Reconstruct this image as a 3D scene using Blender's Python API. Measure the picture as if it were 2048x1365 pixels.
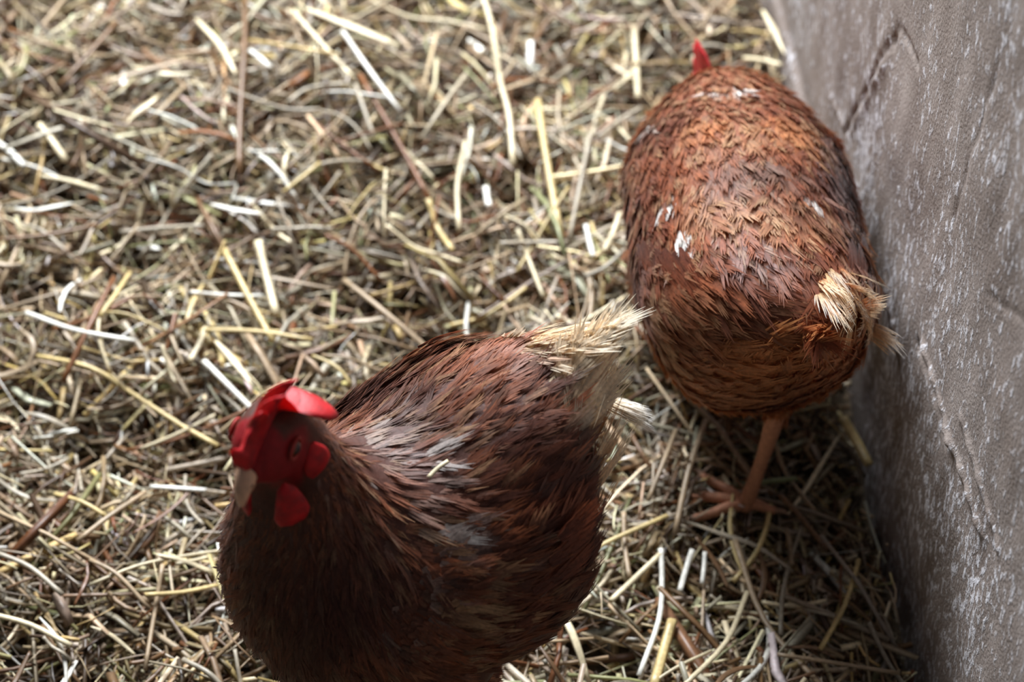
import bpy, bmesh, math, random
import numpy as np
from mathutils import Vector, Matrix

# ------------------------------------------------------------------ clear
for o in list(bpy.data.objects):
    bpy.data.objects.remove(o, do_unlink=True)
scene = bpy.context.scene
COL = scene.collection
rng = np.random.default_rng(11)
random.seed(11)

# ------------------------------------------------------------------ camera
TH = math.radians(48.0)      # looking down
DIST = 2.0                   # lens to the bedding along the axis
FPX = 2048 * 50 / 22.3
CAM = np.array([0, -DIST * math.cos(TH), DIST * math.sin(TH)])
FW = np.array([0, math.cos(TH), -math.sin(TH)])
UP = np.array([0, math.sin(TH), math.cos(TH)])
RT = np.array([1.0, 0, 0])
cd = bpy.data.cameras.new('camera')
cam = bpy.data.objects.new('camera', cd)
COL.objects.link(cam)
cam.location = CAM
cam.rotation_euler = (math.pi / 2 - TH, 0, 0)
cd.sensor_width = 22.3
cd.lens = 50
cd.clip_start = 0.05
cd.dof.use_dof = True
cd.dof.focus_distance = 1.62
cd.dof.aperture_fstop = 2.5
cd.dof.aperture_blades = 7
scene.camera = cam

# ------------------------------------------------------------------ light
scene.view_settings.view_transform = 'Standard'
scene.view_settings.look = 'None'
scene.view_settings.exposure = 0.0
scene.view_settings.gamma = 1.0
scene.view_settings.use_curve_mapping = False
w = bpy.data.worlds.new('barn_air')
scene.world = w
w.use_nodes = True
w.node_tree.nodes['Background'].inputs[0].default_value = (0.78, 0.86, 1.0, 1)
w.node_tree.nodes['Background'].inputs[1].default_value = 0.068
ld = bpy.data.lights.new('doorway_daylight', 'AREA')
ld.shape = 'RECTANGLE'
ld.size = 1.25
ld.size_y = 0.95
ld.energy = 182
ld.color = (0.90, 0.95, 1.0)
lo = bpy.data.objects.new('doorway_daylight', ld)
COL.objects.link(lo)
lo.location = (-0.50, 1.6, 1.85)
lo.rotation_euler = (Vector((0, -0.05, 0.05)) - Vector(lo.location)).to_track_quat('-Z', 'Y').to_euler()

# ------------------------------------------------------------------ helpers
def lin(r, g, b):
    f = lambda c: (c / 255 / 12.92) if c / 255 <= 0.04045 else ((c / 255 + 0.055) / 1.055) ** 2.4
    return np.array([f(r), f(g), f(b), 1.0])

def ray(px, py):
    return FW + RT * (px - 1024) / FPX - UP * (py - 682.5) / FPX

def on_plane(px, py, z=0.0):
    v = ray(px, py)
    return CAM + v * ((z - CAM[2]) / v[2])

def noise2(x, y, seed=0):
    """cheap smooth noise from a few rotated sines"""
    r = np.random.default_rng(1000 + seed)
    s = 0
    for k in range(7):
        a = r.uniform(0, 2 * math.pi); f = r.uniform(0.6, 1.6); p = r.uniform(0, 6.28)
        s = s + np.sin((x * math.cos(a) + y * math.sin(a)) * f + p)
    return s / 3.2

def heap(x, y):
    """height of the trodden straw"""
    x = np.asarray(x, float); y = np.asarray(y, float)
    h = 0.011 * noise2(x * 14, y * 14, 1) + 0.010 * noise2(x * 42, y * 42, 2)
    h = h - 0.030 * np.exp(-(((x + 0.09) / 0.13) ** 2 + ((y - 0.07) / 0.12) ** 2))      # scratched hollow
    h = h + 0.020 * np.exp(-(((x + 0.30) / 0.16) ** 2 + ((y - 0.0) / 0.07) ** 2))       # ridge
    h = h + 0.022 * np.exp(-(((x + 0.22) / 0.22) ** 2 + ((y - 0.33) / 0.12) ** 2))      # far mound
    h = h - 0.030 * np.exp(-(((x - 0.22) / 0.11) ** 2 + ((y + 0.24) / 0.13) ** 2))       # hollow by the wall
    return h

def on_heap(px, py, dz=0.0):
    z = 0.0
    for _ in range(6):
        p = on_plane(px, py, z)
        z = float(heap(p[0], p[1])) + dz
    return on_plane(px, py, z)

def mesh_np(name, V, quads=None, tris=None, col=None, smooth=True):
    me = bpy.data.meshes.new(name)
    V = np.asarray(V, np.float32)
    loops = []; starts = []; pos = 0
    if quads is not None and len(quads):
        q = np.asarray(quads, np.int32); loops.append(q.ravel())
        starts.append(np.arange(len(q), dtype=np.int32) * 4); pos = len(q) * 4
    if tris is not None and len(tris):
        t = np.asarray(tris, np.int32); loops.append(t.ravel())
        starts.append(pos + np.arange(len(t), dtype=np.int32) * 3)
    L = np.concatenate(loops); S = np.concatenate(starts)
    me.vertices.add(len(V)); me.vertices.foreach_set('co', V.ravel())
    me.loops.add(len(L)); me.loops.foreach_set('vertex_index', L)
    me.polygons.add(len(S)); me.polygons.foreach_set('loop_start', S)
    if smooth:
        me.polygons.foreach_set('use_smooth', np.ones(len(S), bool))
    if col is not None:
        a = me.attributes.new('tint', 'FLOAT_COLOR', 'POINT')
        a.data.foreach_set('color', np.asarray(col, np.float32).ravel())
    me.update(calc_edges=True)
    me.validate()
    return me

def link(name, me, mat=None, parent=None, label=None, cat=None, group=None, kind=None):
    o = bpy.data.objects.new(name, me)
    COL.objects.link(o)
    if mat is not None:
        me.materials.append(mat)
    if parent is not None:
        o.parent = parent
    for k, v in (('label', label), ('category', cat), ('group', group), ('kind', kind)):
        if v:
            o[k] = v
    return o

def new_mat(name):
    m = bpy.data.materials.new(name)
    m.use_nodes = True
    nt = m.node_tree
    return m, nt, nt.nodes['Principled BSDF']

def tint_mat(name, rough=0.5, spec=0.4, var=0.25, scale=300, sheen=0.0, bump=0.0):
    """colour comes from the piece's own tint, broken up by fine noise"""
    m, nt, b = new_mat(name)
    at = nt.nodes.new('ShaderNodeAttribute'); at.attribute_name = 'tint'
    tc = nt.nodes.new('ShaderNodeTexCoord')
    no = nt.nodes.new('ShaderNodeTexNoise'); no.inputs['Scale'].default_value = scale; no.inputs['Detail'].default_value = 4
    nt.links.new(tc.outputs['Object'], no.inputs['Vector'])
    mr = nt.nodes.new('ShaderNodeMapRange')
    mr.inputs[1].default_value = 0.3; mr.inputs[2].default_value = 0.7
    mr.inputs[3].default_value = 1 - var; mr.inputs[4].default_value = 1 + var
    nt.links.new(no.outputs['Fac'], mr.inputs[0])
    mx = nt.nodes.new('ShaderNodeVectorMath'); mx.operation = 'SCALE'
    nt.links.new(at.outputs['Color'], mx.inputs[0]); nt.links.new(mr.outputs[0], mx.inputs['Scale'])
    nt.links.new(mx.outputs[0], b.inputs['Base Color'])
    b.inputs['Roughness'].default_value = rough
    b.inputs['Specular IOR Level'].default_value = spec
    if sheen:
        b.inputs['Sheen Weight'].default_value = sheen
        b.inputs['Sheen Roughness'].default_value = 0.4
    if bump:
        bp = nt.nodes.new('ShaderNodeBump'); bp.inputs['Strength'].default_value = bump; bp.inputs['Distance'].default_value = 0.001
        nt.links.new(no.outputs['Fac'], bp.inputs['Height']); nt.links.new(bp.outputs[0], b.inputs['Normal'])
    return m

M_STRAW = tint_mat('straw', 0.42, 0.5, 0.22, 220)
M_FEATHER = tint_mat('feather', 0.5, 0.45, 0.22, 420, sheen=0.15)
def see_through(mt, amt):
    nt = mt.node_tree
    b_ = nt.nodes['Principled BSDF']; out = nt.nodes['Material Output']
    tr = nt.nodes.new('ShaderNodeBsdfTranslucent'); mi = nt.nodes.new('ShaderNodeMixShader'); mi.inputs[0].default_value = amt
    nt.links.new(b_.inputs['Base Color'].links[0].from_socket, tr.inputs['Color'])
    nt.links.new(b_.outputs[0], mi.inputs[1]); nt.links.new(tr.outputs[0], mi.inputs[2]); nt.links.new(mi.outputs[0], out.inputs['Surface'])
see_through(M_FEATHER, .36)
M_SKIN = tint_mat('bird_skin', 0.6, 0.3, 0.18, 260, bump=0.5)
M_HORN = tint_mat('horn', 0.35, 0.5, 0.15, 200)
M_EYE = tint_mat('eye', 0.08, 0.6, 0.1, 300)

def red_flesh():
    m, nt, b = new_mat('comb_flesh')
    tc = nt.nodes.new('ShaderNodeTexCoord')
    no = nt.nodes.new('ShaderNodeTexNoise'); no.inputs['Scale'].default_value = 130; no.inputs['Detail'].default_value = 5
    nt.links.new(tc.outputs['Object'], no.inputs['Vector'])
    cr = nt.nodes.new('ShaderNodeValToRGB')
    cr.color_ramp.elements[0].position = 0.3; cr.color_ramp.elements[0].color = lin(150, 8, 20)
    cr.color_ramp.elements[1].position = 0.7; cr.color_ramp.elements[1].color = lin(215, 16, 28)
    nt.links.new(no.outputs['Fac'], cr.inputs[0]); nt.links.new(cr.outputs[0], b.inputs['Base Color'])
    vo = nt.nodes.new('ShaderNodeTexVoronoi'); vo.inputs['Scale'].default_value = 900
    nt.links.new(tc.outputs['Object'], vo.inputs['Vector'])
    bp = nt.nodes.new('ShaderNodeBump'); bp.inputs['Strength'].default_value = 0.35; bp.inputs['Distance'].default_value = 0.0006
    nt.links.new(vo.outputs['Distance'], bp.inputs['Height']); nt.links.new(bp.outputs[0], b.inputs['Normal'])
    b.inputs['Roughness'].default_value = 0.55
    b.inputs['Subsurface Weight'].default_value = 0.35
    b.inputs['Subsurface Radius'].default_value = (0.008, 0.0015, 0.001)
    b.inputs['Subsurface Scale'].default_value = 0.6
    return m
M_RED = red_flesh()

# ------------------------------------------------------------------ the setting: floor under the straw
gx = np.linspace(-2.2, 1.2, 171); gy = np.linspace(-1.6, 2.6, 211)
X, Y = np.meshgrid(gx, gy)
Z = heap(X, Y) - 0.050
V = np.stack([X, Y, Z], -1).reshape(-1, 3)
nx, ny = len(gx), len(gy)
ii = (np.arange(ny - 1)[:, None] * nx + np.arange(nx - 1)[None]).ravel()
Q = np.stack([ii, ii + 1, ii + nx + 1, ii + nx], -1)
m, nt, b = new_mat('litter_soil')
tc = nt.nodes.new('ShaderNodeTexCoord')
no = nt.nodes.new('ShaderNodeTexNoise'); no.inputs['Scale'].default_value = 160; no.inputs['Detail'].default_value = 8
nt.links.new(tc.outputs['Object'], no.inputs['Vector'])
cr = nt.nodes.new('ShaderNodeValToRGB')
cr.color_ramp.elements[0].position = 0.3; cr.color_ramp.elements[0].color = lin(42, 33, 25)
cr.color_ramp.elements[1].position = 0.75; cr.color_ramp.elements[1].color = lin(112, 92, 66)
nt.links.new(no.outputs['Fac'], cr.inputs[0]); nt.links.new(cr.outputs[0], b.inputs['Base Color'])
b.inputs['Roughness'].default_value = 0.9
bp = nt.nodes.new('ShaderNodeBump'); bp.inputs['Distance'].default_value = 0.004
nt.links.new(no.outputs['Fac'], bp.inputs['Height']); nt.links.new(bp.outputs[0], b.inputs['Normal'])
link('floor', mesh_np('floor', V, Q), m, kind='structure', label='dark trodden litter floor under the straw')

# ------------------------------------------------------------------ the setting: concrete wall
WA = np.array([0.322, -0.353]); WB = np.array([0.265, 0.462])     # its foot, near and far
wd = (WB - WA) / np.linalg.norm(WB - WA)                          # along the wall
wn = np.array([-wd[1], wd[0]])                                    # towards the hens
def on_wall(px, py):
    v = ray(px, py)
    t = ((WA[0] - CAM[0]) * wn[0] + (WA[1] - CAM[1]) * wn[1]) / (v[0] * wn[0] + v[1] * wn[1])
    p = CAM + v * t
    return (p[0] - WA[0]) * wd[0] + (p[1] - WA[1]) * wd[1], p[2]
su = np.concatenate([np.linspace(-1.2, -0.13, 60)[:-1], np.linspace(-0.13, 1.05, 420), np.linspace(1.05, 2.6, 70)[1:]])
sz = np.concatenate([np.linspace(-0.08, 0.62, 300), np.linspace(0.62, 1.5, 50)[1:]])
U, W = np.meshgrid(su, sz)
D = 0.0011 * noise2(U * 30, W * 30, 5) + 0.0006 * noise2(U * 95, W * 80, 6)
def line(px0, py0, px1, py1, width, depth, seed=0):
    global D
    (a0, b0), (a1, b1) = on_wall(px0, py0), on_wall(px1, py1)
    dx, dy = a1 - a0, b1 - b0
    L2 = dx * dx + dy * dy
    t = np.clip(((U - a0) * dx + (W - b0) * dy) / L2, 0, 1)
    wob = 0.0018 * noise2(t * 14, t * 0, 40 + seed)
    d = np.hypot(U - a0 - dx * t + wob, W - b0 - dy * t)
    D = D + depth * np.exp(-(d / width) ** 2) * (0.7 + 0.3 * np.sin(t * 23 + seed))
line(1690, 262, 1752, 135, 0.0032, -0.0042, 1)
line(1752, 135, 1795, 62, 0.0045, -0.0036, 2)
line(1702, 265, 1768, 130, 0.004, 0.003, 3)
line(1800, 60, 1835, 125, 0.004, -0.003, 4)
line(1995, 130, 1905, 440, 0.004, -0.0016, 5)
line(1848, 690, 1905, 880, 0.004, 0.004, 6)
line(1905, 880, 1965, 1075, 0.004, 0.004, 7)
line(1835, 690, 1893, 885, 0.004, -0.004, 8)
line(1925, 840, 1992, 1090, 0.004, 0.003, 9)
line(1975, 590, 2048, 645, 0.003, -0.0014, 10)
line(1770, 560, 1800, 700, 0.005, 0.003, 11)
line(1660, 190, 1690, 260, 0.003, 0.003, 12)
# rounded skirting lip of render where the wall meets the floor
lip = 0.007 / (1 + np.exp((W - 0.018 - 0.004 * noise2(U * 20, U * 3, 9)) / 0.0022))
D = D + lip * (1 / (1 + np.exp(-(U - 0.45) / 0.05)))
PX = WA[0] + wd[0] * U + wn[0] * D
PY = WA[1] + wd[1] * U + wn[1] * D
V = np.stack([PX, PY, W], -1).reshape(-1, 3)
nx, ny = len(su), len(sz)
ii = (np.arange(ny - 1)[:, None] * nx + np.arange(nx - 1)[None]).ravel()
Q = np.stack([ii, ii + nx, ii + nx + 1, ii + 1], -1).tolist()
# close the slab with a back, top and ends
bk = V.copy()
corner = [0, nx - 1, (ny - 1) * nx, ny * nx - 1]
base = len(V)
ex = np.array([[V[c][0] - wn[0] * 0.2, V[c][1] - wn[1] * 0.2, V[c][2]] for c in corner])
V2 = np.concatenate([V, ex])
Q += [[base, base + 1, base + 3, base + 2]]
top = [(ny - 1) * nx, ny * nx - 1]
Q += [[top[0], base + 2, base + 3, top[1]], [0, base, base + 2, top[0]], [nx - 1, top[1], base + 3, base + 1]]
m, nt, b = new_mat('old_concrete')
N = nt.nodes.new; K = nt.links.new
tc = N('ShaderNodeTexCoord')
n1 = N('ShaderNodeTexNoise'); n1.inputs['Scale'].default_value = 9; n1.inputs['Detail'].default_value = 9; n1.inputs['Roughness'].default_value = 0.65
K(tc.outputs['Object'], n1.inputs['Vector'])
c1 = N('ShaderNodeValToRGB')
c1.color_ramp.elements[0].position = 0.30; c1.color_ramp.elements[0].color = lin(124, 110, 102)
c1.color_ramp.elements[1].position = 0.72; c1.color_ramp.elements[1].color = lin(166, 153, 146)
K(n1.outputs['Fac'], c1.inputs[0])
# lime bloom: pale blots and specks, streaking down the wall
mp = N('ShaderNodeMapping'); mp.inputs['Scale'].default_value = (1, 1, 0.55)
K(tc.outputs['Object'], mp.inputs['Vector'])
n2 = N('ShaderNodeTexNoise'); n2.inputs['Scale'].default_value = 150; n2.inputs['Detail'].default_value = 5; n2.inputs['Roughness'].default_value = 0.6
K(mp.outputs[0], n2.inputs['Vector'])
n3 = N('ShaderNodeTexNoise'); n3.inputs['Scale'].default_value = 8; n3.inputs['Detail'].default_value = 4
K(mp.outputs[0], n3.inputs['Vector'])
ad = N('ShaderNodeMath'); ad.operation = 'MULTIPLY_ADD'; ad.inputs[1].default_value = 0.55
K(n3.outputs['Fac'], ad.inputs[0]); K(n2.outputs['Fac'], ad.inputs[2])
r2 = N('ShaderNodeMapRange'); r2.inputs[1].default_value = 0.81; r2.inputs[2].default_value = 0.95; r2.inputs[4].default_value = 0.85
K(ad.outputs[0], r2.inputs[0])
mx = N('ShaderNodeMix'); mx.data_type = 'RGBA'; mx.inputs[7].default_value = lin(232, 230, 236)
K(r2.outputs[0], mx.inputs[0]); K(c1.outputs[0], mx.inputs[6])
# brown mud smears
n4 = N('ShaderNodeTexNoise'); n4.inputs['Scale'].default_value = 5.5; n4.inputs['Detail'].default_value = 6
mp4 = N('ShaderNodeMapping'); mp4.inputs['Location'].default_value = (3, 1, 2); K(tc.outputs['Object'], mp4.inputs['Vector']); K(mp4.outputs[0], n4.inputs['Vector'])
r4 = N('ShaderNodeMapRange'); r4.inputs[1].default_value = 0.52; r4.inputs[2].default_value = 0.72; r4.inputs[4].default_value = 0.55
K(n4.outputs['Fac'], r4.inputs[0])
m4 = N('ShaderNodeMix'); m4.data_type = 'RGBA'; m4.inputs[7].default_value = lin(118, 97, 82)
K(r4.outputs[0], m4.inputs[0]); K(mx.outputs[2], m4.inputs[6])
K(m4.outputs[2], b.inputs['Base Color'])
b.inputs['Roughness'].default_value = 0.75
n5 = N('ShaderNodeTexNoise'); n5.inputs['Scale'].default_value = 330; n5.inputs['Detail'].default_value = 6
K(tc.outputs['Object'], n5.inputs['Vector'])
a5 = N('ShaderNodeMath'); a5.operation = 'ADD'; K(n5.outputs['Fac'], a5.inputs[0]); K(r2.outputs[0], a5.inputs[1])
bp = N('ShaderNodeBump'); bp.inputs['Strength'].default_value = 0.55; bp.inputs['Distance'].default_value = 0.002
K(a5.outputs[0], bp.inputs['Height']); K(bp.outputs[0], b.inputs['Normal'])
link('wall_right', mesh_np('wall_right', V2, Q), m, kind='structure', label='old grey concrete wall with scratches and pale lime specks')

# ------------------------------------------------------------------ straw
PAL = {
    'tan': lin(166, 143, 114), 'greyish': lin(172, 160, 140), 'cream': lin(222, 206, 170), 'golden': lin(204, 180, 124),
    'brown': lin(116, 86, 58), 'rusty': lin(122, 78, 46), 'white': lin(232, 228, 216), 'dark': lin(78, 60, 42), 'green': lin(150, 148, 104)}
def palette(n, keys, wts):
    k = rng.choice(len(keys), n, p=np.array(wts) / sum(wts))
    c = np.array([PAL[q] for q in keys])[k]
    return np.concatenate([c[:, :3] * rng.uniform(0.7, 1.25, (n, 1)) * rng.normal(1, 0.04, (n, 3)), np.ones((n, 1))], 1)

def straw_field(n, xr, yr, lmed, lmax, rmin, rmax, zlo, zhi, ribbon, wts, segs=3, holes=None):
    x = rng.uniform(*xr, n); y = rng.uniform(*yr, n)
    if holes is not None:                      # loose straw lies in wisps with dark gaps between
        keep = noise2(x * 48, y * 48, 61) + .5 * noise2(x * 110, y * 110, 62) > holes
        x, y = x[keep], y[keep]; n = len(x)
    L = np.clip(lmed * np.exp(rng.normal(0, 0.55, n)), lmed * 0.25, lmax)
    r = rng.uniform(rmin, rmax, n)
    yaw = rng.uniform(0, 2 * math.pi, n)
    pit = rng.normal(0, 0.16, n) + np.where(rng.random(n) < 0.05, rng.normal(0, 0.5, n), 0)
    bend = rng.normal(0, 0.055, n) * L; bendz = rng.normal(-0.01, 0.05, n) * L
    d = np.stack([np.cos(yaw) * np.cos(pit), np.sin(yaw) * np.cos(pit), np.sin(pit)], -1)
    s = np.stack([-np.sin(yaw), np.cos(yaw), np.zeros(n)], -1)
    uu = np.cross(d, s)
    roll = rng.uniform(-0.6, 0.6, n)
    s2 = s * np.cos(roll)[:, None] + uu * np.sin(roll)[:, None]
    u2 = np.cross(d, s2)
    c0 = np.stack([x, y, heap(x, y) + rng.uniform(zlo, zhi, n)], -1)
    t = np.linspace(-1, 1, segs + 1)
    flat = np.where(rng.random(n) < ribbon, rng.uniform(0.12, 0.25, n), rng.uniform(0.6, 1.0, n))
    wide = np.where(flat < 0.3, rng.uniform(1.2, 2.2, n), 1.0)
    rings = []
    for tt in t:
        ax = c0 + d * (L * tt / 2)[:, None] + s * (bend * (1 - tt * tt))[:, None] + uu * (bendz * (1 - tt * tt))[:, None]
        tap = 1 - 0.25 * abs(tt) * (flat < 0.3)
        for (a, bb) in ((1, 0), (0, 1), (-1, 0), (0, -1)):
            rings.append(ax + s2 * (r * wide * a * tap)[:, None] + u2 * (r * flat * bb * tap)[:, None])
    V = np.stack(rings, 1).reshape(-1, 3)               # n, (segs+1)*4
    k = (segs + 1) * 4
    f = []
    for i in range(segs):
        for j in range(4):
            f.append([i * 4 + j, i * 4 + (j + 1) % 4, i * 4 + 4 + (j + 1) % 4, i * 4 + 4 + j])
    f.append([3, 2, 1, 0]); f.append([segs * 4 + q for q in range(4)])
    F = (np.array(f)[None] + (np.arange(n) * k)[:, None, None]).reshape(-1, 4)
    keys = list(wts)
    c = palette(n, keys, [wts[q] for q in keys])
    cl = noise2(x * 22, y * 22, 31) + .6 * noise2(x * 60, y * 60, 32)          # weathered and fresh clumps
    g = np.clip(1 + .28 * cl, .5, 1.6)[:, None]
    c[:, :3] = c[:, :3] * g * np.where(cl[:, None] < -.3, np.array([[1.04, .97, .88]]), 1.0)
    C = np.repeat(c, k, 0)
    lo_ = V[:, 0] < WA[0] + (V[:, 1] - WA[1]) * (wd[0] / wd[1]) - 0.004
    return V, F, C, x

def field_obj(name, label, parts):
    Vs, Fs, Cs = [], [], []; off = 0
    for V, F, C, x in parts:
        # drop pieces that would cross the wall
        k = 16
        Vr = V.reshape(len(x), -1, 3)
        ok = (Vr[:, :, 0] < WA[0] + (Vr[:, :, 1] - WA[1]) * (wd[0] / wd[1]) - 0.003).all(1)
        k = Vr.shape[1]
        fp = len(F) // len(x)
        Fk = F.reshape(len(x), fp, 4)[ok]
        Fk = Fk - (np.nonzero(ok)[0] * k)[:, None, None] + (np.arange(ok.sum()) * k)[:, None, None]
        Vs.append(Vr[ok].reshape(-1, 3)); Cs.append(C.reshape(len(x), k, 4)[ok].reshape(-1, 4)); Fs.append(Fk.reshape(-1, 4) + off)
        off += ok.sum() * k
    me = mesh_np(name, np.concatenate(Vs), np.concatenate(Fs), col=np.concatenate(Cs), smooth=False)
    return link(name, me, M_STRAW, label=label, cat='straw', kind='stuff')

WT = {'tan': 30, 'greyish': 24, 'cream': 13, 'golden': 7, 'brown': 12, 'rusty': 5, 'white': 3, 'dark': 7, 'green': 5}
WC = {'tan': 26, 'greyish': 26, 'cream': 14, 'golden': 4, 'brown': 14, 'rusty': 4, 'white': 6, 'dark': 14}
XR, YR = (-0.62, 0.33), (-0.46, 0.60)
field_obj('straw_bedding', 'deep tangled bed of broken straw covering the floor', [
    straw_field(4600, XR, YR, 0.055, 0.15, 0.0010, 0.0022, -0.050, -0.026, 0.4, WT),
    straw_field(6600, XR, YR, 0.050, 0.14, 0.0009, 0.0021, -0.026, -0.002, 0.45, WT, 3, -.35),
    straw_field(2000, XR, YR, 0.055, 0.14, 0.0010, 0.0024, -0.006, 0.005, 0.45, WT, 3, -.1),
    straw_field(16000, (-2.1, 0.33), (-1.5, 2.4), 0.065, 0.17, 0.0014, 0.0026, -0.03, 0.004, 0.4, WT, 2)])
field_obj('straw_chaff', 'fine chaff and short straw scraps sprinkled through the bedding', [
    straw_field(17000, XR, YR, 0.012, 0.03, 0.0007, 0.0020, -0.036, 0.002, 0.7, WC, 1, -.2),
    straw_field(5000, XR, YR, 0.035, 0.09, 0.0004, 0.0009, -0.018, 0.007, 0.3, WC, 3)])

# ------- single stalks lying on top
def stalk_mesh(pts, width, flat, color, node=False, taper=0.0):
    """stalk along a polyline; flat<0.4 is a leaf blade"""
    P = np.array(pts, float)
    # resample by Catmull-Rom
    if len(P) > 2:
        Q = [2 * P[0] - P[1]] + list(P) + [2 * P[-1] - P[-2]]
        out = []
        for i in range(1, len(Q) - 2):
            for t in np.linspace(0, 1, 4, endpoint=False):
                a, b_, c, d = Q[i - 1], Q[i], Q[i + 1], Q[i + 2]
                out.append(0.5 * (2 * b_ + (c - a) * t + (2 * a - 5 * b_ + 4 * c - d) * t * t + (3 * b_ - a - 3 * c + d) * t ** 3))
        out.append(P[-1]); P = np.array(out)
    else:
        t = np.linspace(0, 1, 6)[:, None]; P = P[0] * (1 - t) + P[1] * t
    n = len(P)
    org = P.mean(0)
    P = P - org
    T = np.gradient(P, axis=0); T /= np.linalg.norm(T, axis=1)[:, None]
    S = np.cross(T, [0, 0, 1]); S /= np.linalg.norm(S, axis=1)[:, None] + 1e-9
    N_ = np.cross(S, T)
    sides = 6
    V, C = [], []
    for i in range(n):
        f = i / (n - 1)
        wv = width * (1 - taper * abs(2 * f - 1) ** 2)
        if node and abs(f - node) < 0.5 / (n - 1):
            wv *= 1.35
        for k in range(sides):
            a = 2 * math.pi * k / sides
            V.append(P[i] + S[i] * math.cos(a) * wv / 2 + N_[i] * math.sin(a) * wv / 2 * flat)
            j = 1 + 0.12 * math.sin(f * 9 + width * 9000) + (-0.25 if node and abs(f - node) < 0.6 / (n - 1) else 0)
            C.append(list(np.array(color[:3]) * j) + [1])
    F = []
    for i in range(n - 1):
        for k in range(sides):
            F.append((i * sides + k, i * sides + (k + 1) % sides, (i + 1) * sides + (k + 1) % sides, (i + 1) * sides + k))
    F.append(tuple(range(sides))[::-1]); F.append(tuple((n - 1) * sides + k for k in range(sides)))
    me = bpy.data.meshes.new('straw_stalk')
    me.from_pydata([tuple(v) for v in V], [], F)
    a = me.attributes.new('tint', 'FLOAT_COLOR', 'POINT')
    a.data.foreach_set('color', np.array(C, np.float32).ravel())
    me.polygons.foreach_set('use_smooth', np.ones(len(F), bool))
    me.update()
    return me, org

def put_stalk(pts, width, color, flat, label, group, node=False, taper=0.0):
    me, org = stalk_mesh(pts, width, flat, color, node, taper)
    o = link('flat_straw' if flat < 0.4 else 'straw_stalk', me, M_STRAW, label=label, cat='straw', group=group)
    o.location = org
    return o

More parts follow.
